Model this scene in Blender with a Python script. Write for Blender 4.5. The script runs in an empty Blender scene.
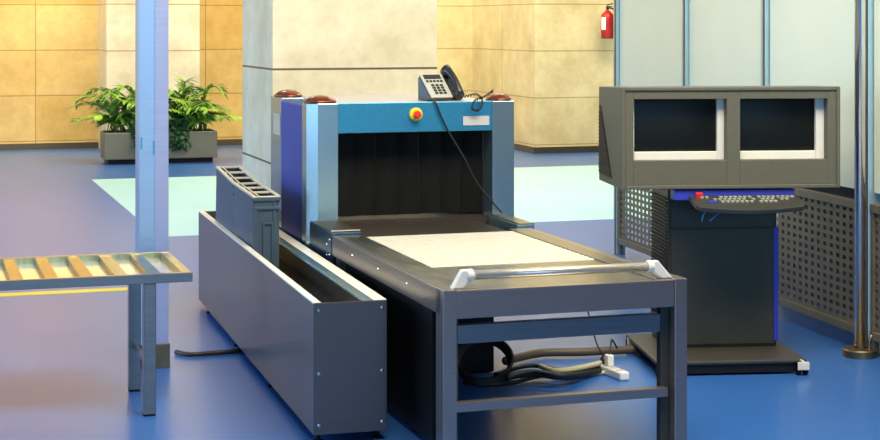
import bpy, bmesh, math, random
from mathutils import Vector, Matrix
random.seed(7)
PI = math.pi
S = bpy.context.scene
C = S.collection
TH = math.radians(17.8)     # heading of the security lane and the building
TC = math.radians(5.6)      # heading of the operator console

def W(u, v, z=0, th=TH): return Vector((u*math.cos(th)-v*math.sin(th), u*math.sin(th)+v*math.cos(th), z))
# ---------------------------------------------------------------- camera
cam_d = bpy.data.cameras.new('camera'); cam = bpy.data.objects.new('camera', cam_d); C.objects.link(cam)
cam.location = (0, 0, 1.75); cam.rotation_euler = (PI/2, 0, 0)
cam_d.sensor_width = 36; cam_d.lens = 67.5; cam_d.shift_y = -0.2216
cam_d.clip_end = 200
S.camera = cam
# ---------------------------------------------------------------- light
w = bpy.data.worlds.new('world'); S.world = w; w.use_nodes = True
w.node_tree.nodes['Background'].inputs[0].default_value = (0.50, 0.62, 0.85, 1)
w.node_tree.nodes['Background'].inputs[1].default_value = 0.10

def area(name, loc, target, sx, sy, power, col):
    d = bpy.data.lights.new(name, 'AREA'); d.shape = 'RECTANGLE'; d.size = sx; d.size_y = sy
    d.energy = power; d.color = col
    o = bpy.data.objects.new(name, d); C.objects.link(o); o.location = loc
    o.rotation_euler = (Vector(target)-Vector(loc)).to_track_quat('-Z', 'Y').to_euler()
    return o
def spot(name, loc, target, power, col, angle=80, blend=.6, r=.15):
    d = bpy.data.lights.new(name, 'SPOT'); d.energy = power; d.color = col
    d.spot_size = math.radians(angle); d.spot_blend = blend; d.shadow_soft_size = r
    o = bpy.data.objects.new(name, d); C.objects.link(o); o.location = loc
    o.rotation_euler = (Vector(target)-Vector(loc)).to_track_quat('-Z', 'Y').to_euler()
    return o
area('daylight_facade_left', (-10.5, 9, 2.9), (0, 10.5, 0.9), 16, 4.6, 980, (0.50, 0.74, 1.0))
area('daylight_facade_behind', (4.5, -13, 3.0), (1.5, 8, 0.9), 13, 4.5, 650, (0.36, 0.68, 1.0))
area('ceiling_lamp_lane', (0.9, 5.4, 5.4), (-0.3, 11.0, 1.3), 3.5, 2.0, 430, (1.0, 0.88, 0.66))
area('ceiling_lamp_hall', (1.0, 15.5, 5.6), (1.0, 15.5, 0), 8, 3, 480, (1.0, 0.95, 0.84))
area('ceiling_lamp_wall', (-4.5, 20.0, 5.4), (-4.5, 23.0, 1.0), 8, 0.8, 430, (1.0, 0.74, 0.36))
area('ceiling_lamp_corner', (2.0, 18.8, 5.4), (2.4, 22.6, 1.0), 5, 0.8, 300, (1.0, 0.84, 0.52))
spot('downlight_amber_wall', W(2.0, 23.0, 4.2), W(2.0, 23.8, 1.6), 170, (1.0, .86, .55), 95)
spot('downlight_corner', W(7.55, 22.7, 4.2), W(7.6, 23.6, 1.7), 150, (1.0, .88, .58), 95)
area('partition_fill_light', (3.1, 6.2, 5.0), (3.0, 9.8, 0.8), 2.5, 1.5, 150, (1.0, 0.95, 0.78))  # added fill to brighten the frosted panels, not a ceiling lamp
S.view_settings.view_transform = 'Standard'
try: S.view_settings.look = 'None'
except Exception: pass
S.view_settings.gamma = 1; S.view_settings.use_curve_mapping = False
S.view_settings.exposure = 0.08

# ---------------------------------------------------------------- materials
def mat(name, col, rough=.5, metal=0., vary=.0, scale=6., stretch=(1, 1, 1), bump=0., spec=None, coat=0., rvary=0.):
    m = bpy.data.materials.new(name); m.use_nodes = True
    nt = m.node_tree; b = nt.nodes['Principled BSDF']
    b.inputs['Base Color'].default_value = (*col, 1); b.inputs['Roughness'].default_value = rough
    b.inputs['Metallic'].default_value = metal
    if spec is not None: b.inputs['Specular IOR Level'].default_value = spec
    b.inputs['Coat Weight'].default_value = coat
    tc = nt.nodes.new('ShaderNodeTexCoord'); mp = nt.nodes.new('ShaderNodeMapping')
    mp.inputs['Scale'].default_value = stretch
    nz = nt.nodes.new('ShaderNodeTexNoise'); nz.inputs['Scale'].default_value = scale; nz.inputs['Detail'].default_value = 5
    nt.links.new(tc.outputs['Object'], mp.inputs[0]); nt.links.new(mp.outputs[0], nz.inputs['Vector'])
    if vary or True:
        v = vary or .03
        cr = nt.nodes.new('ShaderNodeValToRGB')
        cr.color_ramp.elements[0].position = .3; cr.color_ramp.elements[1].position = .7
        cr.color_ramp.elements[0].color = (*[max(0, c*(1-v)) for c in col], 1)
        cr.color_ramp.elements[1].color = (*[min(1, c*(1+v)) for c in col], 1)
        nt.links.new(nz.outputs['Fac'], cr.inputs[0]); nt.links.new(cr.outputs[0], b.inputs['Base Color'])
    if rvary:
        mr = nt.nodes.new('ShaderNodeMapRange'); mr.inputs['To Min'].default_value = max(.02, rough-rvary)
        mr.inputs['To Max'].default_value = min(1, rough+rvary)
        nt.links.new(nz.outputs['Fac'], mr.inputs[0]); nt.links.new(mr.outputs[0], b.inputs['Roughness'])
    if bump:
        bp = nt.nodes.new('ShaderNodeBump'); bp.inputs['Strength'].default_value = bump; bp.inputs['Distance'].default_value = .004
        nt.links.new(nz.outputs['Fac'], bp.inputs['Height']); nt.links.new(bp.outputs[0], b.inputs['Normal'])
    return m

def stone(name, c1, c2, mortar, bw, rh, ox, oz, rough=.32):
    m = bpy.data.materials.new(name); m.use_nodes = True
    nt = m.node_tree; N = nt.nodes; L = nt.links; b = N['Principled BSDF']
    tc = N.new('ShaderNodeTexCoord'); sp = N.new('ShaderNodeSeparateXYZ'); ad = N.new('ShaderNodeMath'); cb = N.new('ShaderNodeCombineXYZ')
    ax = N.new('ShaderNodeMath'); az = N.new('ShaderNodeMath')
    L.new(tc.outputs['Object'], sp.inputs[0]); L.new(sp.outputs[0], ad.inputs[0]); L.new(sp.outputs[1], ad.inputs[1])
    ax.inputs[1].default_value = ox; az.inputs[1].default_value = oz
    L.new(ad.outputs[0], ax.inputs[0]); L.new(sp.outputs[2], az.inputs[0])
    L.new(ax.outputs[0], cb.inputs[0]); L.new(az.outputs[0], cb.inputs[1])
    br = N.new('ShaderNodeTexBrick'); br.offset = 0; br.inputs['Scale'].default_value = 1
    br.inputs['Brick Width'].default_value = bw; br.inputs['Row Height'].default_value = rh
    br.inputs['Mortar Size'].default_value = .008; br.inputs['Mortar Smooth'].default_value = .2
    br.inputs['Color1'].default_value = (*c1, 1); br.inputs['Color2'].default_value = (*c2, 1); br.inputs['Mortar'].default_value = (*mortar, 1)
    L.new(cb.outputs[0], br.inputs['Vector'])
    nz = N.new('ShaderNodeTexNoise'); nz.inputs['Scale'].default_value = 2.2; nz.inputs['Detail'].default_value = 8; nz.inputs['Roughness'].default_value = .7
    L.new(tc.outputs['Object'], nz.inputs['Vector'])
    cr = N.new('ShaderNodeValToRGB'); cr.color_ramp.elements[0].position = .35; cr.color_ramp.elements[1].position = .68
    cr.color_ramp.elements[0].color = (.68, .62, .50, 1); cr.color_ramp.elements[1].color = (1, 1, 1, 1)
    L.new(nz.outputs['Fac'], cr.inputs[0])
    mx = N.new('ShaderNodeMixRGB'); mx.blend_type = 'MULTIPLY'; mx.inputs[0].default_value = .8
    L.new(br.outputs['Color'], mx.inputs[1]); L.new(cr.outputs[0], mx.inputs[2]); L.new(mx.outputs[0], b.inputs['Base Color'])
    b.inputs['Roughness'].default_value = rough
    return m

M = {}
M['wall_amber'] = stone('amber_stone', (.80, .53, .16), (.85, .63, .26), (.46, .30, .09), 1.2, .64, .87, -.115)
M['wall_honey'] = stone('honey_stone', (.78, .66, .36), (.82, .70, .42), (.46, .36, .18), 2.2, .64, .4, -.115)
M['pillar'] = stone('cream_stone', (.93, .83, .60), (.95, .85, .62), (.16, .12, .08), 60, .632, 20, -.19, .4)
M['pilaster'] = stone('pale_stone', (.80, .74, .56), (.82, .76, .60), (.40, .34, .22), 60, .64, 20, -.115, .4)
M['skirting'] = mat('bronze_skirting', (.16, .12, .07), .35, .8)
M['steel'] = mat('brushed_steel', (.19, .19, .20), .34, .8, .05, 3, (1, 1, 60), .015)
M['steel_h'] = mat('brushed_steel_dark', (.34, .29, .27), .28, .8, .07, 3, (1.5, 1.5, 70), .02)
M['steel_end'] = mat('darkened_end_steel', (.13, .11, .11), .30, .8, .05, 3, (1.5, 1.5, 60), .015)  # steel darkened in colour to offset blue daylight reflected by the end panel
M['bar_metal'] = mat('polished_bar', (.80, .72, .58), .24, .7)
M['steel_lip'] = mat('steel_lip_painted_glare', (.94, .90, .78), .36, .15, .05, 8)  # pale colour stands in for lit ceiling and walls mirrored in steel
M['steel_top'] = mat('worn_steel_top', (.30, .27, .21), .33, 1, .2, 6, (3, 1, 1), .05, rvary=.08)
M['post_metal'] = mat('blue_tinted_post_metal', (.36, .52, .60), .25, .85, .05, 3, (1, 1, 40), .03)  # blue tint stands in for daylight mirrored in silver posts
M['guide_blue'] = mat('dark_blue_steel', (.07, .15, .24), .28, .8, .1)
M['panel_blue'] = mat('blue_front_panel', (.040, .27, .47), .34, .55, .08, 60, (1, 1, 1), .03)
M['side_blue'] = mat('deep_blue_side_panel', (.015, .055, .34), .42, .0, .05, 3, spec=.3)
M['copper'] = mat('copper_brown_cap', (.26, .075, .035), .22, .7, .1, 5)
M['machine_top'] = mat('pale_grey_top', (.54, .50, .50), .4, .1)
M['black'] = mat('black_paint', (.008, .008, .009), .5, 0, .1, spec=.2)
M['rubber'] = mat('black_rubber', (.006, .006, .006), .62, 0, .2, 5, (8, 1, 1), spec=.15)
M['belt_dark'] = mat('dark_belt', (.030, .022, .016), .5, 0, .3, 4)
M['white_belt_shade'] = mat('shaded_ribbed_belt', (.47, .45, .385), .45, 0, .05, 20)
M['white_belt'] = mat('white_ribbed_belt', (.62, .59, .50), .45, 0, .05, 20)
M['white_plastic'] = mat('white_plastic', (.78, .78, .74), .35)
M['alu'] = mat('bluish_aluminium', (.42, .54, .70), .33, .75, .05, 4, (1, 1, 30))
M['alu_in'] = mat('lavender_toned_aluminium', (.48, .48, .66), .38, .7, .05, 4, (1, 1, 30))
M['bronze'] = mat('bronze_sleeve', (.20, .15, .09), .4, .9, .15)
M['mirror'] = mat('polished_tray', (.86, .82, .68), .16, .6, .05, 4)
M['slat'] = mat('brass_toned_slat', (.44, .39, .23), .28, 1, .2, 6, (8, 1, 1))
M['slat_dark'] = mat('dark_brass_slat', (.30, .24, .12), .24, .9, .25, 5, (6, 1.5, 1))
M['leg'] = mat('steel_leg', (.26, .23, .22), .26, .9, .1, 3, (1, 1, 30))
M['crate'] = mat('grey_blue_crate', (.045, .075, .115), .42, 0, .12, 6)
M['crate_rim'] = mat('pale_crate_rim', (.58, .52, .40), .45, 0, .1, 6)
M['olive'] = mat('olive_grey_housing', (.105, .100, .068), .5, 0, .05, 30, bump=.02)
M['olive_dark'] = mat('dark_olive_cabinet', (.042, .040, .028), .42, 0, .1, 6, spec=.3)
M['base_dark'] = mat('dark_base_plate', (.045, .042, .036), .5, 0, .1, 6)
M['bezel'] = mat('ivory_bezel', (.72, .70, .64), .4)
M['screen'] = mat('dark_screen_glass', (.008, .009, .008), .3, 0, .1, 2, spec=.15)
M['kb_blue'] = mat('royal_blue_strip', (.03, .04, .42), .4)
M['kb_dark'] = mat('dark_keyboard', (.035, .035, .03), .4)
M['key_white'] = mat('pale_key', (.34, .34, .28), .5)
M['red'] = mat('red_plastic', (.70, .03, .02), .35)
M['ext_red'] = mat('extinguisher_red', (.40, .015, .012), .28)
M['yellow'] = mat('yellow_plastic', (.85, .65, .03), .4)
M['tape'] = mat('yellow_floor_tape', (.85, .70, .08), .5)
M['frost'] = mat('frosted_panel', (.80, .86, .70), .35, 0, .04, 1.2)
M['mesh'] = mat('brown_perforated_steel', (.14, .125, .085), .45, .2, .1, 5)
M['chrome'] = mat('chrome', (.86, .84, .80), .22, 1)
M['mullion'] = mat('mullion_aluminium', (.42, .62, .74), .3, .6, .05)
M['mull_dark'] = mat('mullion_dark_edge', (.10, .09, .07), .4, .5)
M['grey_label'] = mat('grey_label', (.50, .48, .48), .5)
M['phone'] = mat('phone_silver', (.48, .47, .42), .38, .2)
M['phone_dark'] = mat('phone_black', (.02, .02, .022), .25)
M['cable'] = mat('black_cable', (.014, .013, .012), .45)
M['cable_brown'] = mat('brown_hose', (.085, .062, .042), .5)
M['cable_cream'] = mat('cream_cable', (.60, .52, .30), .5)
M['leaf'] = mat('palm_leaf', (.21, .40, .055), .45, 0, .6, 4)
M['leaf_dark'] = mat('dark_ivy_leaf', (.03, .10, .03), .5, 0, .4, 9)
M['stem'] = mat('palm_stem', (.22, .30, .06), .5)
M['soil'] = mat('soil', (.05, .035, .02), .9)
M['planter'] = mat('planter_metal', (.22, .20, .14), .42, .5, .1, 2)
M['light_blue'] = mat('light_blue_marks', (.05, .30, .62), .4)
M['ceiling'] = mat('ceiling_plaster', (.42, .40, .38), .8)
M['backwall'] = mat('rear_hall_wall', (.07, .07, .08), .7)

def floor_mat():
    m = mat('blue_vinyl_floor', (.030, .130, .44), .31, 0, .06, .5, (1, 1, 1))
    b = m.node_tree.nodes['Principled BSDF']
    b.inputs['Specular IOR Level'].default_value = .60
    return m
M['floor'] = floor_mat()
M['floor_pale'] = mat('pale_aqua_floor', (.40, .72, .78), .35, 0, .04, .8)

# ---------------------------------------------------------------- mesh helpers
class MB:
    def __init__(s): s.b = bmesh.new()
    def box(s, x0, x1, y0, y1, z0, z1, mtx=None):
        v = [s.b.verts.new((x, y, z)) for z in (z0, z1) for y in (y0, y1) for x in (x0, x1)]
        for f in ((0, 2, 3, 1), (4, 5, 7, 6), (0, 1, 5, 4), (2, 6, 7, 3), (0, 4, 6, 2), (1, 3, 7, 5)):
            s.b.faces.new([v[i] for i in f])
        if mtx is not None: bmesh.ops.transform(s.b, matrix=mtx, verts=v)
        return s
    def prism(s, poly, a, b_, axis='z', mtx=None):
        def P(p, t):
            if axis == 'z': return (p[0], p[1], t)
            if axis == 'x': return (t, p[0], p[1])
            return (p[0], t, p[1])
        lo = [s.b.verts.new(P(p, a)) for p in poly]; hi = [s.b.verts.new(P(p, b_)) for p in poly]
        n = len(poly)
        s.b.faces.new(lo[::-1]); s.b.faces.new(hi)
        for i in range(n): s.b.faces.new((lo[i], lo[(i+1) % n], hi[(i+1) % n], hi[i]))
        if mtx is not None: bmesh.ops.transform(s.b, matrix=mtx, verts=lo+hi)
        return s
    def lathe(s, prof, n=24, c=(0, 0, 0), mtx=None, sx=1, sy=1):
        rings = []; allv = []
        for r, z in prof:
            ring = [s.b.verts.new((c[0]+sx*r*math.cos(2*PI*k/n), c[1]+sy*r*math.sin(2*PI*k/n), c[2]+z)) for k in range(n)] if r > 1e-6 else [s.b.verts.new((c[0], c[1], c[2]+z))]
            rings.append(ring); allv += ring
        for a, d in zip(rings, rings[1:]):
            for k in range(n):
                k2 = (k+1) % n
                if len(a) > 1 and len(d) > 1: s.b.faces.new((a[k], a[k2], d[k2], d[k]))
                elif len(a) > 1: s.b.faces.new((a[k], a[k2], d[0]))
                elif len(d) > 1: s.b.faces.new((a[0], d[k2], d[k]))
        if len(rings[0]) > 1: s.b.faces.new(rings[0][::-1])
        if len(rings[-1]) > 1: s.b.faces.new(rings[-1])
        if mtx is not None: bmesh.ops.transform(s.b, matrix=mtx, verts=allv)
        return s
    def tube(s, pts, r, n=8, smooth=0, closed=False):
        pts = [Vector(p) for p in pts]
        if smooth:
            out = []; q = [pts[0]]+pts+[pts[-1]]
            for i in range(1, len(q)-2):
                for k in range(smooth):
                    t = k/smooth
                    out.append(.5*((2*q[i])+(-q[i-1]+q[i+1])*t+(2*q[i-1]-5*q[i]+4*q[i+1]-q[i+2])*t*t+(-q[i-1]+3*q[i]-3*q[i+1]+q[i+2])*t**3))
            out.append(pts[-1]); pts = out
        up = Vector((0, 0, 1)); rings = []; nrm = None
        for i, p in enumerate(pts):
            t = (pts[min(i+1, len(pts)-1)]-pts[max(i-1, 0)])
            if t.length < 1e-9: t = Vector((1, 0, 0))
            t.normalize()
            if nrm is None: nrm = t.cross(up if abs(t.z) < .9 else Vector((1, 0, 0))).normalized()
            else:
                nn = nrm-t*nrm.dot(t)
                if nn.length > 1e-6: nrm = nn.normalized()
            bn = t.cross(nrm)
            rr = r(i/(len(pts)-1)) if callable(r) else r
            rings.append([s.b.verts.new(p+(nrm*math.cos(2*PI*k/n)+bn*math.sin(2*PI*k/n))*rr) for k in range(n)])
        for a, d in zip(rings, rings[1:]):
            for k in range(n): s.b.faces.new((a[k], a[(k+1) % n], d[(k+1) % n], d[k]))
        s.b.faces.new(rings[0][::-1]); s.b.faces.new(rings[-1])
        return s
    def build(s, name, m, parent=None, bevel=0, smooth=False, loc=None, rz=None):
        bmesh.ops.recalc_face_normals(s.b, faces=s.b.faces)
        me = bpy.data.meshes.new(name); s.b.to_mesh(me); s.b.free()
        for mm in (m if isinstance(m, list) else [m]): me.materials.append(mm)
        if smooth:
            for p in me.polygons: p.use_smooth = True
        o = bpy.data.objects.new(name, me); C.objects.link(o)
        if parent is not None: o.parent = parent
        if loc is not None: o.location = loc
        if rz is not None: o.rotation_euler = (0, 0, rz)
        if bevel:
            bv = o.modifiers.new('bevel', 'BEVEL'); bv.width = bevel; bv.segments = 2; bv.limit_method = 'ANGLE'
            bv.angle_limit = math.radians(50)
        return o

def tag(o, label, cat, group=None):
    o['label'] = label; o['category'] = cat
    if group: o['group'] = group
    return o
def thing(name, label, cat, loc, rz=0, group=None):
    o = bpy.data.objects.new(name, None); C.objects.link(o); o.empty_display_size = .1
    o.location = loc; o.rotation_euler = (0, 0, rz)
    return tag(o, label, cat, group)
def struct(o): o['kind'] = 'structure'; return o
def copy_tree(o, parent=None):
    c = o.copy(); C.objects.link(c)
    if parent is not None: c.parent = parent
    for ch in [x for x in list(C.objects) if x.parent == o]: copy_tree(ch, c)
    return c
def bolt(mb, x, y, z, axis, r=.008, h=.006):
    rot = {'-y': Matrix.Rotation(PI/2, 4, 'X'), '-x': Matrix.Rotation(-PI/2, 4, 'Y'), 'x': Matrix.Rotation(PI/2, 4, 'Y'), 'z': Matrix.Identity(4)}[axis]
    mb.lathe([(r, 0), (r*.9, h*.6), (0, h)], 10, mtx=Matrix.Translation((x, y, z)) @ rot)

# ---------------------------------------------------------------- setting
fl = MB(); b = fl.b
U = [-30, 1.955, 6.6, 14]; V = [-20, 13.69, 19.0, 24.5]
grid = [[b.verts.new((u, v, 0)) for v in V] for u in U]
for i in range(3):
    for j in range(3):
        f = b.faces.new((grid[i][j], grid[i+1][j], grid[i+1][j+1], grid[i][j+1]))
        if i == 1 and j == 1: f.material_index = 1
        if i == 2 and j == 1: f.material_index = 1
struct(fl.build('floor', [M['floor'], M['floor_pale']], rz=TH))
struct(MB().box(-30, 14, -20, 24.5, 6.2, 6.4).build('ceiling', M['ceiling'], rz=TH))
struct(MB().box(-30, 8.1, 23.85, 24.2, 0, 6.2).build('wall_back', M['wall_amber'], rz=TH))
# honey coloured stone block at the right end of the hall
struct(MB().box(5.9, 8.1, 23.62, 23.85, 0, 6.2).box(8.1, 14, 21.0, 24.2, 0, 6.2).build('wall_right', M['wall_honey'], rz=TH))
struct(MB().box(2.548, 3.82, 22.8, 23.85, 0, 6.2).build('wall_pilaster', M['pilaster'], rz=TH))
struct(MB().box(2.30, 3.45, 10.81, 11.86, 0, 6.2).build('wall_pillar', M['pillar'], rz=TH))
struct(MB().box(-30, 14, -20.2, -20, 0, 6.2).build('wall_front', M['backwall'], rz=TH))
struct(MB().box(-30, 2.548, 23.82, 23.85, 0, .085).build('baseboard_back', M['skirting'], rz=TH))
struct(MB().box(3.82, 5.9, 23.82, 23.85, 0, .085).build('baseboard_middle', M['skirting'], rz=TH))
struct(MB().box(5.9, 8.07, 23.59, 23.62, 0, .085).box(8.07, 8.1, 20.97, 23.62, 0, .085).box(8.1, 14, 20.97, 21.0, 0, .085).build('baseboard_right', M['skirting'], rz=TH))

q0 = Vector((4.427-.2424*10.9+.45, 10.9, 0))
struct(MB().box(0, .15, -4.5, 0, 0, 6.2).build('wall_dark_backing', M['backwall'], loc=q0, rz=math.atan(400/1650)))  # unseen dark wall added so the railing holes look dark
# ---------------------------------------------------------------- x-ray machine
mx = thing('xray_scanner', 'boxy blue and silver baggage x-ray scanner with black curtain tunnel', 'x-ray scanner', W(2.0, 8.48), TH)
ML, MR, MT, MD = 0.0, 1.12, 1.34, 1.27
# local: x 0..1.12, y 0..1.27
sh = MB()
sh.box(.13, 1.05, .02, 1.05, 1.175, 1.335)                       # roof box
sh.build('top_housing', M['machine_top'], mx, bevel=.004)
MB().box(.156, 1.022, .004, .022, 1.175, 1.335).build('front_panel', M['panel_blue'], mx, bevel=.003)
MB().box(.0, .02, .07, .70, .56, 1.325).build('side_panel', M['side_blue'], mx, bevel=.012)
MB().box(1.10, 1.118, .12, .85, .56, 1.325).build('side_panel', M['side_blue'], mx, bevel=.012)
MB().box(.02, .05, .1, 1.0, .56, 1.2).build('tunnel_wall', M['black'], mx)
MB().box(1.06, 1.09, .1, 1.0, .56, 1.2).build('tunnel_wall', M['black'], mx)
MB().box(.16, 1.0, 1.0, 1.045, .56, .64).build('back_sill', M['black'], mx)
def post(x0, x1, y0, y1, cham, name='corner_post'):
    # cham: list of corners to chamfer
    c = .05; P = []
    if 'fl' in cham: P += [(x0, y0+c), (x0+c, y0)]
    else: P += [(x0, y0)]
    if 'fr' in cham: P += [(x1-c, y0), (x1, y0+c)]
    else: P += [(x1, y0)]
    if 'br' in cham: P += [(x1, y1-c), (x1-c, y1)]
    else: P += [(x1, y1)]
    if 'bl' in cham: P += [(x0+c, y1), (x0, y1-c)]
    else: P += [(x0, y1)]
    o = MB().prism(P, .55, 1.335).build(name, M['post_metal'], mx, bevel=.003)
    cap = MB()
    cx, cy = (x0+x1)/2, (y0+y1)/2
    R = (x1-x0)/2+.006; 
    cap.lathe([(1, 0), (1.02, .008), (.98, .012), (.78, .026), (.45, .037), (0, .042)], 28, (cx, cy, 1.336), sx=R, sy=min((y1-y0)/2, .1))
    cap.build('post_cap', M['copper'], o, smooth=True)
    return o
post(-.005, .156, -.005, .15, ['fl'])
post(1.022, 1.148, -.005, .15, [])
p3 = post(.008, .156, .70, 1.06, ['bl'])
post(1.0, 1.122, .85, 1.06, ['br'])
MB().box(.002, .008, .74, .92, 1.12, 1.24).build('notice_plate', M['crate_rim'], p3, bevel=.002)
# curtain strips
for k in range(7):
    x0 = .157+k*.1235
    cs = MB()
    n = 6
    for j in range(n):
        a = x0+.124*j/n; bb = x0+.124*(j+1)/n
        ya = .16+.012*math.sin(PI*j/n)+(.006 if k % 2 else 0); yb = .16+.012*math.sin(PI*(j+1)/n)+(.006 if k % 2 else 0)
        cs.prism([(a, ya), (bb, yb), (bb, yb+.004), (a, ya+.004)], .715+.0, 1.175)
    cs.build('curtain_strip', M['rubber'], mx)
MB().box(.05, 1.07, .02, 1.04, .64, .70).build('tunnel_belt', M['belt_dark'], mx)
MB().box(.03, 1.09, .06, 1.0, .56, .64).build('belly_pan', M['steel_h'], mx)
ch = MB().box(.06, 1.06, .10, 1.0, .04, .56)
ch.build('chassis', M['black'], mx)
for x in (.14, .98):
    for y in (.16, .94):
        c = MB(); c.box(x-.02, x+.02, y-.02, y+.02, .06, .11)
        c.lathe([(.045, -.016), (.05, -.012), (.05, .012), (.045, .016)], 18, mtx=Matrix.Translation((x, y, .05)) @ Matrix.Rotation(PI/2, 4, 'Y'))
        c.build('castor', M['rubber'], mx)
# emergency button and label
eb = MB().lathe([(.030, 0), (.036, .006), (.036, .016), (.030, .022), (0, .022)], 28, mtx=Matrix.Translation((.585, .006, 1.27)) @ Matrix.Rotation(PI/2, 4, 'X')).build('emergency_button', M['yellow'], mx, smooth=False)
MB().lathe([(.012, .02), (.012, .03), (.021, .034), (.021, .046), (.015, .052), (0, .054)], 24, mtx=Matrix.Translation((.585, .006, 1.27)) @ Matrix.Rotation(PI/2, 4, 'X')).build('push_knob', M['red'], eb)
MB().box(.855, 1.005, .0005, .0045, 1.205, 1.255).build('rating_label', M['grey_label'], mx)
# entry side guides
g = MB().box(.0, .155, -.47, .0-.006, .56, .712)
gl = g.build('side_guide', M['guide_blue'], mx, bevel=.003)
for y, z in ((-.445, .675), (-.385, .645), (-.445, .60), (-.385, .59)):
    rb = MB(); bolt(rb, -.0, y, z, '-x', .007, .004); rb.build('bolt', M['chrome'], gl)
MB().box(.003, .152, -.468, -.008, .712, .718).build('guide_top', M['belt_dark'], gl)
MB().box(.12, .152, -.468, -.455, .718, .722).box(.003, .12, -.468, -.455, .718, .722).build('edge_band', M['crate_rim'], gl)
gr = MB().box(1.0, 1.095, -.45, -.006, .56, .712).build('side_guide', M['post_metal'], mx, bevel=.003)
MB().box(1.012, 1.093, -.448, -.008, .712, .718).build('guide_top', M['steel_top'], gr)

# ---------------------------------------------------------------- exit conveyor table
tb = thing('conveyor_table', 'long steel conveyor table with white ribbed belt in front of scanner', 'conveyor', W(2.0, 6.19), TH)
# local x 0..1.06, y 0..1.8
TL = 1.795
MB().box(0, .035, .03, TL, .60, .70).build('side_rail', M['steel_h'], tb, bevel=.003)
MB().box(1.025, 1.06, .03, TL, .60, .70).build('side_rail', M['steel_h'], tb, bevel=.003)
MB().box(.035, .15, .03, TL, .665, .70).box(.935, 1.025, .03, TL, .665, .70).build('top_border', M['steel_top'], tb, bevel=.002)
MB().box(.15, .935, .03, .655, .655, .695).build('front_plate', M['steel_top'], tb, bevel=.003)
wb = MB()
n = 20
for k in range(n):
    y0 = .655+k*(1.73-.655)/n; d = (1.73-.655)/n
    wb.prism([(y0, .66), (y0+d, .66), (y0+d, .683), (y0+d*.80, .698), (y0+d*.22, .698), (y0, .683)], .155, .93, 'x')
wo = wb.build('ribbed_belt', [M['white_belt'], M['white_belt_shade']], tb)
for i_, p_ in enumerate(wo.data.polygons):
    if abs(p_.normal.z) < .98: p_.material_index = 1  # darker rib flanks paint shade into the grooves
MB().box(.155, .93, 1.73, TL+.45, .655, .688).build('dark_belt', M['belt_dark'], tb)
for y in (.5, .95, 1.4):
    bl = MB(); bolt(bl, 0, y, .655, '-x', .005, .004); bl.build('bolt', M['chrome'], tb)
MB().box(.056, 1.004, .0, .035, .587, .698).build('front_beam', M['steel_h'], tb, bevel=.003)
MB().box(.056, .965, .05, .085, .478, .553).build('middle_beam', M['steel_h'], tb, bevel=.003)
MB().box(.056, .985, .02, .06, .212, .250).build('lower_beam', M['steel_h'], tb, bevel=.003)
for x0, y0, y1 in ((0, -.005, .095), (1.004, -.005, .095), (.01, 1.7, 1.76)):
    MB().box(x0, x0+.056, y0, y1, .0, .702 if y0 < 0 else .6).build('leg', M['steel_h'], tb, bevel=.003)
MB().box(.965, 1.003, .05, .09, .0, .587).build('inner_leg', M['base_dark'], tb, bevel=.002)
MB().box(.057, .08, .05, .085, .0, .587).build('inner_leg', M['base_dark'], tb, bevel=.002)
# handle
hb = MB().tube([(.115, .05, .750), (.93, .05, .750)], .0185, 14).build('handle_bar', M['bar_metal'], tb, smooth=True)
for x0, x1, s in ((.075, .125, 1), (.985, .915, -1)):
    e = MB()
    e.prism([(x0-.028*s, .70), (x0+.02*s, .70), (x1, .728), (x1, .774), (x1-.034*s, .774)], .032, .068, 'y')
    e.lathe([(.023, -.012), (.026, -.009), (.026, .012), (.023, .015)], 16, mtx=Matrix.Translation((x1, .05, .750)) @ Matrix.Rotation(PI/2, 4, 'Y'))
    e.build('handle_bracket', M['white_plastic'], hb, bevel=.006)
# black side sheet and drive box below the table
MB().box(.045, .06, .28, TL, .03, .66).build('black_side_sheet', M['black'], tb)
MB().box(.07, .80, 1.64, 1.78, .005, .64).build('drive_box', M['black'], tb, bevel=.004)

# ---------------------------------------------------------------- return trough
TT = math.radians(16.0)
tr = thing('tray_return_trough', 'long narrow steel trough with bright lips, riveted end panel', 'trough', W(1.6, 6.705), TT)
tw, tl, z0, zt = .315, 3.55, .04, .59
MB().box(0, .012, .012, tl-.012, z0, zt-.004).build('side_panel', M['steel'], tr, bevel=.002)
MB().box(tw-.012, tw, .012, tl-.012, z0, zt-.004).build('side_panel', M['steel'], tr, bevel=.002)
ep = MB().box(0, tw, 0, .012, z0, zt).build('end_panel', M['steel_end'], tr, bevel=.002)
for x in (.022, tw-.022):
    for z in (zt-.03, (z0+zt)/2-.02, z0+.04):
        rv = MB(); bolt(rv, x, 0, z, '-y', .0085, .006); rv.build('rivet', M['chrome'], ep)
MB().box(0, tw, tl-.012, tl, z0, zt).build('end_panel', M['steel'], tr, bevel=.002)
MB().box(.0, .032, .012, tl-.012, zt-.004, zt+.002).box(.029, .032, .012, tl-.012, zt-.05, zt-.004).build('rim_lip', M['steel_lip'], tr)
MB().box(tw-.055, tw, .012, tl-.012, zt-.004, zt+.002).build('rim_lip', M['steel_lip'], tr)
MB().box(tw-.085, tw-.055, .012, tl-.012, zt-.022, zt-.016).box(tw-.058, tw-.055, .012, tl-.012, zt-.022, zt).build('inner_ledge', M['post_metal'], tr)
MB().box(.012, tw-.012, .012, tl-.012, .41, .440).build('trough_bed', M['steel_top'], tr)
for y in (.05, 1.15, 2.2, 3.28):
    for x in (.03, tw-.03):
        MB().lathe([(.020, 0), (.020, .008), (.008, .012), (.008, .045)], 14, (x, y, 0)).build('levelling_foot', M['rubber'], tr, smooth=False)

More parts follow.
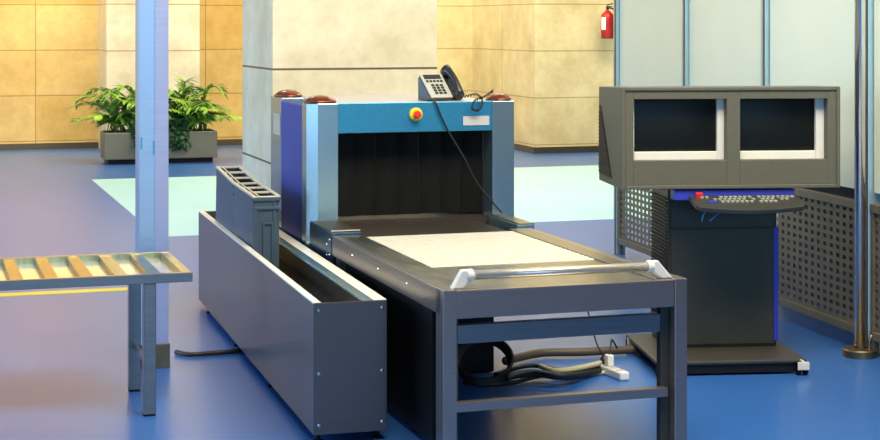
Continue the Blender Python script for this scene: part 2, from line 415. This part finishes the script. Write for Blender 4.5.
# ---------------------------------------------------------------- crates in trough
def crate_root(label, y):
    p = W(1.6, 6.705)+Vector((.046*math.cos(TT)-y*math.sin(TT), .046*math.sin(TT)+y*math.cos(TT), .447))
    return thing('tray_crate', label, 'crate', p, TT, 'grey-blue crates standing in the trough')
cr = crate_root('nearer grey-blue plastic crate with pale ribs, standing in the steel trough', 1.80)
cw, cl, chh = .140, .60, .405
sh = MB()
sh.box(0, .008, 0, cl, 0, chh).box(cw-.008, cw, 0, cl, 0, chh).box(.008, cw-.008, 0, .008, 0, chh).box(.008, cw-.008, cl-.008, cl, 0, chh).box(.008, cw-.008, .008, cl-.008, 0, .01)
sh.build('shell', M['crate'], cr, bevel=.002)
rm = MB()
for x0 in (-.004, cw-.014): rm.box(x0, x0+.018, -.004, cl+.004, chh-.006, chh+.006)
rm.box(.03, .038, 0, cl, chh-.006, chh+.004)
for k in range(4): rm.box(.01, cw-.01, k*.194, k*.194+.022, chh-.008, chh+.002)
rm.build('top_ribs', M['crate_rim'], cr, bevel=.002)
er = MB()
er.box(-.006, cw+.006, -.012, 0, chh-.065, chh-.05).box(-.006, cw+.006, -.010, 0, chh-.02, chh-.002)
er.box(.0, .022, -.010, 0, 0, chh-.065).box(cw-.034, cw-.026, -.008, 0, 0, chh-.02).box(-.004, cw+.004, -.012, 0, 0, .02)
er.build('end_ribs', M['crate'], cr, bevel=.002)
MB().box(.052, .060, -.010, 0, .06, .27).box(.060, .105, -.010, 0, .262, .27).box(.097, .105, -.010, 0, .06, .262).build('handle_frame', M['crate'], cr, bevel=.001)
c2 = copy_tree(cr)
c2.location = W(1.6, 6.705)+Vector((.038*math.cos(TT)-2.42*math.sin(TT), .038*math.sin(TT)+2.42*math.cos(TT), .462))
cr.rotation_euler = (math.radians(1.7), 0, TT+.016); c2.rotation_euler = (math.radians(4.3), 0, TT+.016)
c2['label'] = 'farther grey-blue plastic crate behind the nearer one in the steel trough'

# ---------------------------------------------------------------- left slatted table
rt = thing('slatted_table', 'low steel table with brass-toned slats at the left edge', 'table', W(1.228, 7.42), TH)
rl, rd, rz_ = 2.6, .74, .635       # runs to the left (local x negative)
MB().box(-rl, -.016, 0, .03, rz_-.042, rz_).build('front_rail', M['leg'], rt, bevel=.002)
MB().box(-rl, -.016, rd-.03, rd, rz_-.042, rz_).build('rear_rail', M['slat'], rt, bevel=.002)
MB().box(-.060, -.016, .03, rd-.03, rz_-.042, rz_-.002).build('end_rail', M['slat'], rt, bevel=.002)
MB().box(-rl, -.046, .03, rd-.03, rz_-.034, rz_-.030).build('tray_sheet', M['mirror'], rt)
x = -.2085
while x > -rl+.1:
    MB().box(x, x+.058, .03, rd-.03, rz_-.030, rz_-.004).build('slat', M['slat_dark'], rt, bevel=.002)
    x -= .1505
for lx in (-.235, -2.4):
    for ly in (.0, .52):
        lg = MB().box(lx, lx+.056, ly+.003, ly+.056, .008, rz_-.042).build('leg', M['leg'], rt, bevel=.003)
        MB().box(lx+.002, lx+.054, ly+.005, ly+.054, 0, .008).build('foot_pad', M['rubber'], lg)
MB().box(-.21, -.195, .056, .523, .20, .23).build('cross_brace', M['leg'], rt)

# ---------------------------------------------------------------- aluminium column
co = thing('aluminium_column', 'square pale blue aluminium column standing behind the slatted table', 'column', W(1.105, 8.45), TH)
MB().box(0, .152, .0, .135, 0, 6.2).build('column_shaft', M['alu'], co, bevel=.004)
MB().box(.082, .149, -.005, .0, 0.126, 6.2).build('toned_strip', M['alu_in'], co)  # strip added to give the front's right half a lavender tone
MB().box(-.006, .158, -.008, .143, 0, .125).build('base_sleeve', M['bronze'], co, bevel=.003)
MB().box(.010, .018, -.004, 0, 1.12, 1.18).build('latch_slot', M['light_blue'], co)
MB().box(.072, .080, -.004, 0, 1.09, 1.16).build('latch_slot', M['light_blue'], co)

# ---------------------------------------------------------------- floor tape
tag(MB().box(-8, 1.46, 10.98, 11.10, 0, .003).build('floor_tape', M['tape'], rz=TH), 'thin yellow line on the blue floor beyond the slatted table', 'floor tape')

# ---------------------------------------------------------------- planter and palms
PO = W(2.31, 20.9)
pl = thing('planter', 'long low metal planter box by the amber wall', 'planter', PO, TH)
MB().box(0, 1.42, 0, .5, .06, .40).build('planter_box', M['planter'], pl, bevel=.01)
MB().box(.05, 1.37, .05, .47, 0, .06).build('plinth', M['black'], pl)
MB().box(.03, 1.39, .03, .47, .40, .404).build('soil', M['soil'], pl)

def leaf_quad(mb, base, d, side, ln, wd, droop):
    up = Vector((0, 0, 1)); pts = []
    for i in range(5):
        t = i/4
        c = base+d*ln*t-up*droop*ln*t*t
        ww = wd*math.sin(PI*min(1, .15+.85*t))*(1 if i < 4 else 0.02)
        pts.append((c-side*ww, c+side*ww))
    vs = [(mb.b.verts.new(a), mb.b.verts.new(c)) for a, c in pts]
    for a, c in zip(vs, vs[1:]): mb.b.faces.new((a[0], a[1], c[1], c[0]))

def palm(label, cx, cy, n, seed, hgt, spread):
    rnd = random.Random(seed)
    root = thing('potted_palm', label, 'plant', PO+W(cx, cy)+Vector((0, 0, .404)), 0, 'palms in the planter')
    st = MB(); fr = MB()
    for k in range(n):
        a = 2*PI*k/n+rnd.uniform(-.3, .3)
        lean = rnd.uniform(.25, 1.0)*spread; h = hgt*rnd.uniform(.38, 1.05)*(1.15-.35*lean/spread)
        if k % 3 == 0: h = hgt*rnd.uniform(.22, .38); lean = rnd.uniform(.25, .5)*spread
        dirh = Vector((math.cos(a), math.sin(a)*.7, 0))
        P = []; off = Vector((rnd.uniform(-.26, .26), rnd.uniform(-.1, .1), 0))
        for i in range(13):
            t = i/12
            P.append(off+dirh*(lean*(.12*t+.88*t**1.9))+Vector((0, 0, h*(1.55*t-.75*t*t-.18*t**4))))
        st.tube(P, lambda t: .007*(1-.75*t)+.001, 5)
        for i in range(3, 13):
            for s in (-1, 1):
                for q in (0, .5):
                    if i == 12 and q: continue
                    p = P[i] if not q else P[i].lerp(P[i+1], .5)
                    t = (P[min(i+1, 12)]-P[i-1]).normalized()
                    sd = t.cross(Vector((0, 0, 1)))
                    if sd.length < .1: sd = Vector((1, 0, 0))
                    sd.normalize()
                    d = (t*.75+sd*s*.8+Vector((0, 0, rnd.uniform(-.05, .25)))).normalized()
                    ln = .20*math.sin(PI*(.12+.72*(i+q-3)/9.5))*rnd.uniform(.85, 1.15)+.03
                    ww = d.cross(Vector((rnd.uniform(-.4, .4), rnd.uniform(-.4, .4), 1))).normalized()
                    leaf_quad(fr, p, d, ww, ln, .016, rnd.uniform(.15, .5))
    st.build('stems', M['stem'], root, smooth=True)
    fr.build('fronds', M['leaf'], root)
    # dark trailing undergrowth
    return root
palm('left feathery green palm in the planter, left of the blue column', .33, .25, 44, 3, .84, .68)
palm('right feathery green palm in the planter, right of the blue column', 1.04, .25, 46, 11, .86, .66)
def ivy(label, cx, w_, seed):
    rnd = random.Random(seed)
    o = MB()
    for k in range(330):
        t = rnd.random()
        x_ = cx+rnd.gauss(0, w_); z_ = rnd.uniform(-.22, .16) ; y_ = -.03-rnd.random()*.07 if z_ < .01 else rnd.uniform(-.06, .2)
        if z_ < 0 and rnd.random() < abs(x_-cx)/w_*.4: z_ = rnd.uniform(0, .15); y_ = rnd.uniform(0, .2)
        d = Vector((rnd.uniform(-1, 1), rnd.uniform(-1, .3), rnd.uniform(-1, .6))).normalized()
        sd = d.cross(Vector((rnd.uniform(-1, 1), rnd.uniform(-1, 1), rnd.uniform(-1, 1)))).normalized()
        leaf_quad(o, Vector((x_, y_, z_)), d, sd, .07, .02, .2)
    for k in range(5): o.tube([(cx+rnd.gauss(0, w_), .1, 0), (cx+rnd.gauss(0, w_*.6), -.03, .05), (cx+rnd.gauss(0, w_), -.035, -.18)], .004, 4, 4)
    o.build('trailing_ivy', M['leaf_dark'], loc=PO+Vector((0, 0, .404)), rz=TH)
    return tag(bpy.context.scene.collection.objects[-1], label, 'plant')
ivy('dark ivy trailing over planter front, right of the blue column', .92, .09, 5)
ivy('dark ivy at planter front against left side of the blue column', .45, .07, 8)

# ---------------------------------------------------------------- operator console
cs = thing('operator_console', 'olive-grey operator console with twin screen openings on dark castored cabinet', 'console', W(1.721, 8.05, 0, TC), TC)
# local offsets: x = u-1.721 ; y = v-8.05
hu0, hu1, hy0, hy1, hz0, hz1 = 0, 1.133, .125, .72, .92, 1.437
OL = [(.062, .543), (.612, 1.068)]; oz0, oz1 = 1.065, 1.375
hs = MB()
hs.prism([(hy0, hz0), (hy1, hz0-.005), (hy1, hz1-.018), (hy0, hz1)], hu0, hu0+.02, 'x')
hs.prism([(hy0, hz0), (hy1, hz0-.005), (hy1, hz1-.018), (hy0, hz1)], hu1-.02, hu1, 'x')
hs.prism([(hy0, hz0), (hy1, hz0-.005), (hy1, hz0+.015), (hy0, hz0+.02)], hu0+.02, hu1-.02, 'x')
hs.prism([(hy0, hz1-.02), (hy1, hz1-.038), (hy1, hz1-.018), (hy0, hz1)], hu0+.02, hu1-.02, 'x')
hs.box(hu0+.02, hu1-.02, hy1-.02, hy1, hz0+.015, hz1-.038)
ho = hs.build('monitor_housing', M['olive'], cs, bevel=.004)
ff = MB(); y0, y1 = hy0+.008, hy0+.03
ff.box(.02, OL[0][0], y0, y1, hz0+.02, hz1-.02).box(OL[0][1], OL[1][0], y0, y1, hz0+.02, hz1-.02).box(OL[1][1], hu1-.02, y0, y1, hz0+.02, hz1-.02)
for a, c in OL: ff.box(a, c, y0, y1, hz0+.02, oz0).box(a, c, y0, y1, oz1, hz1-.02)
for a, c in OL:   # reveals of the openings
    ff.box(a-.01, a, y1, y1+.05, oz0-.01, oz1+.01).box(c, c+.01, y1, y1+.05, oz0-.01, oz1+.01).box(a, c, y1, y1+.05, oz0-.01, oz0).box(a, c, y1, y1+.05, oz1, oz1+.01)
ff.build('front_frame', M['olive'], ho, bevel=.002)
vt = MB()
vt.prism([(.37, .955), (.705, .955), (.705, 1.32), (.66, 1.32)], -.003, .0, 'x')
for k in range(17):
    zz = .965+k*.0195
    ya = .385+.29*(zz-.96)/.36
    vt.box(-.006, -.001, ya, .704, zz, zz+.009)
vt.build('side_vent', M['black'], ho)
# cabinet
cb = MB().box(.287, .862, .33, .72, .075, .915).build('cabinet', M['olive_dark'], cs, bevel=.01)
MB().box(.30, .85, .321, .33, .095, .695).build('door', M['olive_dark'], cb, bevel=.003)
MB().box(.30, .85, .323, .33, .705, .86).build('drawer', M['olive_dark'], cb, bevel=.003)
MB().box(.842, .868, .316, .326, .11, .70).build('blue_edge_strip', M['kb_blue'], cb, bevel=.003)
lv = MB()
for k in range(38): lv.box(.279, .287, .35, .70, .14+k*.019, .148+k*.019)
lv.build('side_louvre', M['black'], cb)
# base plate and castors
ba = MB().prism([(.15, .0), (.915, .0), (.915, .74), (.15, .74)], .055, .078).build('base_plate', M['base_dark'], cs, bevel=.008)
MB().box(.21, .86, .012, .72, .012, .055).build('base_skirt', M['black'], ba)
for x in (.175, .885):
    for y in (-.012, .70):
        c = MB()
        for dx in (-.018, .018):
            c.lathe([(.028, -.009), (.033, -.006), (.033, .006), (.028, .009)], 18, mtx=Matrix.Translation((x+dx, y, .033)) @ Matrix.Rotation(PI/2, 4, 'Y'))
        cw_ = c.build('castor', M['rubber'], cs)
        MB().box(x-.03, x+.03, y-.034, y-.026, .03, .07).box(x-.007, x+.007, y-.03, y+.03, .033, .075).build('castor_fork', M['bezel'], cw_, bevel=.002)
# shelf with blue edge
MB().box(.275, .90, .14, .235, .862, .914).build('blue_shelf', M['kb_blue'], cs, bevel=.004)
MB().prism([(.02, .820), (.33, .889), (.33, .879), (.02, .810)], .42, .78, 'x').build('keyboard_shelf', M['kb_dark'], cs, bevel=.003)
# light-blue strokes under the keyboard, made up as thin tubes
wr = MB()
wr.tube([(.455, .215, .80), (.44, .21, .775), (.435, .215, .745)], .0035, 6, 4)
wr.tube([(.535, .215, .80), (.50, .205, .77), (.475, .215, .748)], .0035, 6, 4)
wr.build('blue_strokes', M['light_blue'], cs, smooth=True)

# keyboard
kb = thing('control_keyboard', 'black control keyboard with curved front and pale keys under the screens', 'keyboard', W(1.721+.345, 8.05-.095, .812, TC), TC)
kb.rotation_euler = (math.radians(12.5), 0, TC)
poly = [(0.0, .24), (0.0, .09)]
for i in range(15):
    t = i/14; poly.append((.02+.52*t, .075-.075*math.sin(PI*(.12+.76*t))+.01))
poly += [(.56, .09), (.56, .24)]
kbo = MB().prism([(p[0], p[1]) for p in poly], .0, .024).build('keyboard_body', M['kb_dark'], kb, bevel=.004)
rnd = random.Random(2)
for r_, (yy, n_, xs) in enumerate(((.19, 20, .05), (.155, 18, .06), (.12, 12, .14))):
    for i in range(n_):
        if rnd.random() < .22: continue
        xx = xs+i*.0245
        if xx > .53: continue
        MB().box(xx, xx+.016, yy, yy+.016, .024, .031).build('key', M['key_white'], kbo)
MB().box(.03, .065, .20, .225, .024, .045).build('red_key', M['red'], kbo)
MB().box(.07, .12, .12, .14, .024, .028).build('blue_key', M['kb_blue'], kbo)

# monitors
def monitor(label, x0):
    w_, h_ = .47, .40
    m = thing('monitor', label, 'monitor', W(1.721+x0, 8.05, hz0+.02, TC), TC, 'monitors in the console housing')
    yb = .19
    ft = MB()
    b0, b1, s0, s1 = .085, .045, .18, .43   # geometry of bezel
    ft.box(-.035, -.005, yb, yb+.03, .08, .465).box(.425, w_, yb, yb+.03, .08, .465).box(-.005, .425, yb, yb+.03, .08, .165).box(-.005, .425, yb, yb+.03, .448, .465)
    bz = ft.build('bezel', M['bezel'], m, bevel=.004)
    sc = MB(); n_ = 10; vs = []
    for i in range(n_+1):
        for j in range(n_+1):
            X_ = i/n_*2-1; Z_ = j/n_*2-1
            vs.append(sc.b.verts.new((.21+.218*X_, yb+.016+.012*(X_*X_+Z_*Z_), .306+.145*Z_)))
    for i in range(n_):
        for j in range(n_): sc.b.faces.new((vs[i*(n_+1)+j], vs[(i+1)*(n_+1)+j], vs[(i+1)*(n_+1)+j+1], vs[i*(n_+1)+j+1]))
    sc.build('screen', M['screen'], m, smooth=True)
    MB().prism([(-.03, yb+.047), (w_-.005, yb+.047), (w_-.08, .66), (.08, .66)], .09, .44).build('tube_case', M['bezel'], m, bevel=.006)
    MB().box(.10, .37, .28, .58, 0, .09).build('monitor_foot', M['bezel'], m, bevel=.004)
    MB().tube([(.12, yb-.001, .122), (.20, yb-.003, .118), (.27, yb-.003, .118), (.35, yb-.001, .122)], .003, 6, 4).build('button_strip', M['grey_label'], bz)
    return m
monitor('left dark monitor with ivory bezel inside the console housing', .083)
monitor('right dark monitor with ivory bezel inside the console housing', .600)

# ---------------------------------------------------------------- frosted partition and perforated railing
FA = math.atan(400/1650)
def fp(D):   # point on the partition line
    return Vector((4.427-.2424*D, D, 0))
Ds = [12.64, 11.29, 10.05, 8.80, 7.45]
names = ['at the far left end of the partition', 'second from the far end of the partition', 'above the right console screen', 'beside the chrome pole', 'nearest, mostly cropped']
for i, D in enumerate(Ds):
    if i == 4: break
    p = fp(D)
    t = thing('mullion', ['slim blue-grey upright at the far end of the frosted partition',
                          'slim blue-grey upright above the left screen of the console',
                          'slim blue-grey upright above the right screen of the console',
                          'slim blue-grey upright directly behind the chrome pole'][i], 'mullion', p, FA, 'uprights of the frosted partition')
    MB().box(-.028, .050, -.03, .03, 0, 6.2).build('upright', M['mullion'], t, bevel=.006)
    MB().box(-.033, -.028, -.03, -.012, 0, 6.2).build('edge_strip', M['mull_dark'], t)
plab = ['frosted pale panel of the partition nearest the fire extinguisher', 'frosted pale panel behind the middle of the console',
        'frosted pale panel between console and chrome pole', 'frosted pale panel right of the chrome pole at the picture edge']
rlab = ['perforated brown steel railing panel left of the console cabinet', 'perforated brown steel railing panel hidden mostly behind the console',
        'perforated brown steel railing panel between console and chrome pole', 'perforated brown steel railing panel right of the chrome pole']
for i in range(4):
    a, c = fp(Ds[i]), fp(Ds[i+1]); L_ = (a-c).length
    # local y runs away from the camera, origin at the near end
    t = MB().box(.0, .012, .045, L_-.045, .86, 6.2).build('frosted_panel', M['frost'], loc=c, rz=FA)
    tag(t, plab[i], 'partition panel', 'frosted panels of the partition')
    r = thing('perforated_railing', rlab[i], 'railing', c+Vector((-.0, 0, 0)), FA, 'perforated railing panels')
    ya, yb_ = .07, L_-.06; za, zb = .125, .755
    pitch, row = .075, .045
    ny = int((yb_-ya)/pitch); nz_ = int((zb-za)/row)
    pitch = (yb_-ya)/ny; row = (zb-za)/nz_
    bm = MB(); cache = {}
    ys = []; zs = []
    for k in range(ny):
        ys += [ya+k*pitch, ya+k*pitch+pitch*.5]
    ys.append(yb_)
    for k in range(nz_):
        zs += [za+k*row, za+k*row+row*.5]
    zs.append(zb)
    gv = [[bm.b.verts.new((0, y, z)) for z in zs] for y in ys]
    for p in range(len(ys)-1):
        for q in range(len(zs)-1):
            if p % 2 == 1 and q % 2 == 1: continue
            bm.b.faces.new((gv[p][q], gv[p+1][q], gv[p+1][q+1], gv[p][q+1]))
    pp = bm.build('perforated_sheet', M['mesh'], r)
    so = pp.modifiers.new('thick', 'SOLIDIFY'); so.thickness = .004
    MB().box(-.02, .02, .032, L_-.03, zb, zb+.045).box(-.02, .02, .032, L_-.03, za-.045, za).box(-.015, .015, .032, ya, za, zb).box(-.015, .015, yb_, L_-.03, za, zb).build('railing_frame', M['mesh'], r, bevel=.003)
    for y_ in (.04, L_-.075): MB().box(-.012, .012, y_, y_+.03, 0, za-.045).build('railing_foot', M['mesh'], r)

# chrome pole in front
cp = thing('chrome_pole', 'tall shiny chrome pole on round floor flange at right', 'pole', ((860-440)*8.72/1650, 8.72, 0))
MB().lathe([(.029, .04), (.029, 6.2)], 28).build('pole_shaft', M['chrome'], cp, smooth=True)
MB().lathe([(.092, 0), (.092, .036), (.086, .042), (.034, .044), (.034, .06), (.03, .062)], 36).build('flange', M['bronze'], cp)
MB().tube([(.036, -.05, .04), (.036, -.05, .09), (.05, -.045, .12)], .008, 8, 3).build('latch_pin', M['slat'], cp, smooth=True)

# ---------------------------------------------------------------- fire extinguisher on the stone wall
D_ = 22.6
ex = thing('fire_extinguisher', 'small red fire extinguisher hung on the stone wall', 'fire extinguisher', Vector(((606.5-440)*D_/1650, D_-.13, 1.565)), TH)
MB().lathe([(.080, 0), (.09, .012), (.09, .29), (.08, .33), (.045, .365), (.024, .375), (.024, .40), (0, .40)], 28).build('cylinder_body', M['ext_red'], ex, smooth=True)
MB().lathe([(.02, .40), (.022, .43), (0, .435)], 14).box(-.012, .07, -.012, .012, .43, .442).prism([(-.01, .445), (.075, .475), (.075, .485), (-.01, .46)], -.012, .012, 'y').build('valve', M['phone_dark'], ex)
MB().tube([(.0, -.02, .42), (.07, -.04, .40), (.095, -.04, .30), (.085, -.03, .18)], .011, 8, 5).build('hose', M['phone_dark'], ex, smooth=True)
lab = MB()
for k in range(6):
    a0 = PI*1.02+k*.14; a1 = a0+.14
    lab.b.faces.new([lab.b.verts.new((.0915*math.cos(a_), .0915*math.sin(a_), z_)) for a_, z_ in ((a0, .12), (a1, .12), (a1, .29), (a0, .29))])
lab.build('paper_label', M['white_plastic'], ex)
MB().box(-.03, .03, .08, .105, .2, .3).build('wall_bracket', M['phone_dark'], ex)

# ---------------------------------------------------------------- telephone on the scanner
py_ = math.radians(34)
ph = thing('telephone', 'silver and black desk telephone on top of the scanner', 'telephone', W(2.0+.69, 8.48+.06, 1.337), py_)
A = math.radians(46)
tilt = Matrix.Rotation(A, 4, 'X')
MB().prism([(0, 0), (.13, 0), (.13, .118), (.118, .135), (.004, .018)], 0, .205, 'x').build('phone_base', M['phone_dark'], ph, bevel=.004)
face = MB().box(.004, .146, .012, .185, .006, .016, tilt).build('keypad_face', M['phone'], ph, bevel=.002)
for r_ in range(4):
    for c_ in range(3): MB().box(.040+c_*.028, .058+c_*.028, .035+r_*.019, .047+r_*.019, .016, .021, tilt).build('keypad_key', M['phone_dark'], face)
dp = MB().box(.018, .128, .145, .176, .016, .019, tilt)
for k in range(5): dp.box(.02+k*.023, .034+k*.023, .122, .134, .016, .021, tilt)
dp.build('display', M['phone_dark'], face)
# handset along the slope
hp = []
for i in range(9):
    t = i/8; hp.append(Vector((.178, .005+.20*t, .034+.022*math.sin(PI*t))))
hs_ = MB().tube([tilt @ p for p in hp], lambda t: .019+.008*abs(2*t-1)**2, 12)
hs_.lathe([(.02, -.022), (.031, -.018), (.033, 0), (.026, .014)], 18, mtx=tilt @ Matrix.Translation((.178, .02, .03)))
hs_.lathe([(.02, -.022), (.031, -.018), (.033, 0), (.026, .014)], 18, mtx=tilt @ Matrix.Translation((.178, .19, .03)))
hs_.build('handset', M['phone_dark'], ph, smooth=True)
# coiled cord and line cord, in scanner coordinates
cc = []
path = [Vector((.80, .03, 1.375)), Vector((.86, .02, 1.36)), Vector((.93, .0, 1.372)), Vector((.955, -.03, 1.335)), Vector((.93, -.036, 1.29)), Vector((.895, -.036, 1.30)), Vector((.91, -.036, 1.34)), Vector((.98, -.02, 1.365)), Vector((1.04, .04, 1.39))]
n_ = 260
for i in range(n_+1):
    t = i/n_*(len(path)-1); k = min(int(t), len(path)-2); f_ = t-k
    q = [path[max(k-1, 0)], path[k], path[k+1], path[min(k+2, len(path)-1)]]
    p = .5*((2*q[1])+(-q[0]+q[2])*f_+(2*q[0]-5*q[1]+4*q[2]-q[3])*f_*f_+(-q[0]+3*q[1]-3*q[2]+q[3])*f_**3)
    a = i*.95; cc.append(p+Vector((0, math.cos(a)*.006, math.sin(a)*.006)))
tag(MB().tube(cc, .0032, 5).build('coiled_cord', M['cable'], loc=W(2.0, 8.48), rz=TH, smooth=True), 'black coiled handset cord looping over scanner front edge', 'cord')
tag(MB().tube([(.66, .03, 1.342), (.69, -.006, 1.338), (.72, -.012, 1.27), (.77, -.012, 1.17), (.86, -.02, 1.02), (.92, -.03, .90), (1.0, -.04, .80), (1.06, -.05, .728)], .005, 8, 8).build('phone_cord', M['cable'], loc=W(2.0, 8.48), rz=TH, smooth=True),
    'thin black phone cord hanging down across the scanner tunnel', 'cord')

# ---------------------------------------------------------------- cables and power strip under the table
def pix(px, py, z=0):
    D = 1650*(1.75-z)/(py-25); return Vector(((px-440)*D/1650, D, z))
hose = [pix(505, 361, .03), pix(540, 353, .03), pix(580, 352, .03), pix(620, 350, .03), pix(650, 349, .03)]
tag(MB().tube(hose, .022, 10, 6).build('thick_hose', M['cable_brown'], smooth=True), 'thick brown hose on the floor running from under the table to console', 'hose')
coil = MB()
rnd = random.Random(4)
cc0 = pix(484, 384, 0)
for k in range(4):
    pts = []
    for i in range(41):
        a = 2*PI*i/40; r1 = .125+rnd.uniform(-.001, .001)+k*.004
        pts.append(cc0+Vector((math.cos(a)*r1, math.sin(a)*.10, .12+.085*math.sin(a)+k*.009-.02)))
    coil.tube(pts, .0105, 8)
coil.tube([cc0+Vector((-.1, -.05, .02)), cc0+Vector((0, -.1, .02)), cc0+Vector((.14, -.06, .02)), pix(540, 376, .02), pix(600, 369, .02)], .012, 8, 6)
tag(coil.build('cable_coil', M['cable'], smooth=True), 'black cable coiled upright in the shade under the conveyor table', 'cable')
bn = MB()
for k in range(6):
    o_ = rnd.uniform(-5, 5)
    bn.tube([pix(500+rnd.uniform(-8, 8), 377+o_*.6, .02+.02*k/3), pix(530, 370+o_, .03+.02*k/3), pix(565, 374+o_*.8, .02+.02*k/3), pix(600, 369+o_*.5, .02)], .0115, 8, 8)
tag(bn.build('cable_bundle', M['cable'], smooth=True), 'tangled black cables lying between coil and white power strip', 'cable')
tag(MB().tube([pix(540, 366, .06), pix(556, 371, .06), pix(580, 368, .06), pix(604, 362, .045)], .014, 8, 8).build('cream_cable', M['cable_cream'], smooth=True), 'cream cable arching over the black cable bundle', 'cable')
tag(MB().tube([pix(572, 376, .012), pix(590, 374, .012), pix(608, 372, .012)], .010, 8, 6).build('cream_lead', M['cable_cream'], smooth=True), 'short cream lead flat on the floor beside the power strip', 'cable')
ps = thing('power_strip', 'white power strip with plugs on the blue floor', 'power strip', pix(613, 376), math.radians(23))
MB().box(-.045*.6, .045*.6, -.12, .12, .0, .042).build('strip_body', M['white_plastic'], ps, bevel=.008)
sk = MB()
for y in (-.07, -.01, .05): sk.lathe([(.019, .042), (.019, .044), (.0, .0435)], 18, (0, y, 0))
sk.build('socket', M['grey_label'], ps)
MB().box(-.018, .018, .02, .06, .044, .10).build('plug', M['white_plastic'], ps, bevel=.006)
MB().lathe([(.017, .044), (.018, .07), (.009, .085), (0, .085)], 14, (0, .095, 0)).build('plug', M['cable'], ps)
MB().tube([(0, .04, .10), (.02, .06, .14), (.05, .10, .16), (.09, .12, .11)], .005, 6, 5).tube([(0, .095, .085), (-.03, .12, .15), (-.05, .2, .35), (-.04, .3, .50), (-.04, .36, .60)], .004, 6, 6).build('lead', M['cable'], ps, smooth=True)
# cable on the floor left of the trough
tag(MB().tube([pix(176, 352, .014), pix(190, 354.5, .014), pix(212, 353, .014), pix(235, 351, .014), pix(262, 345, .014)], .013, 8, 6).build('floor_cable', M['cable'], smooth=True), 'black cable on the floor running beneath the steel trough', 'cable')
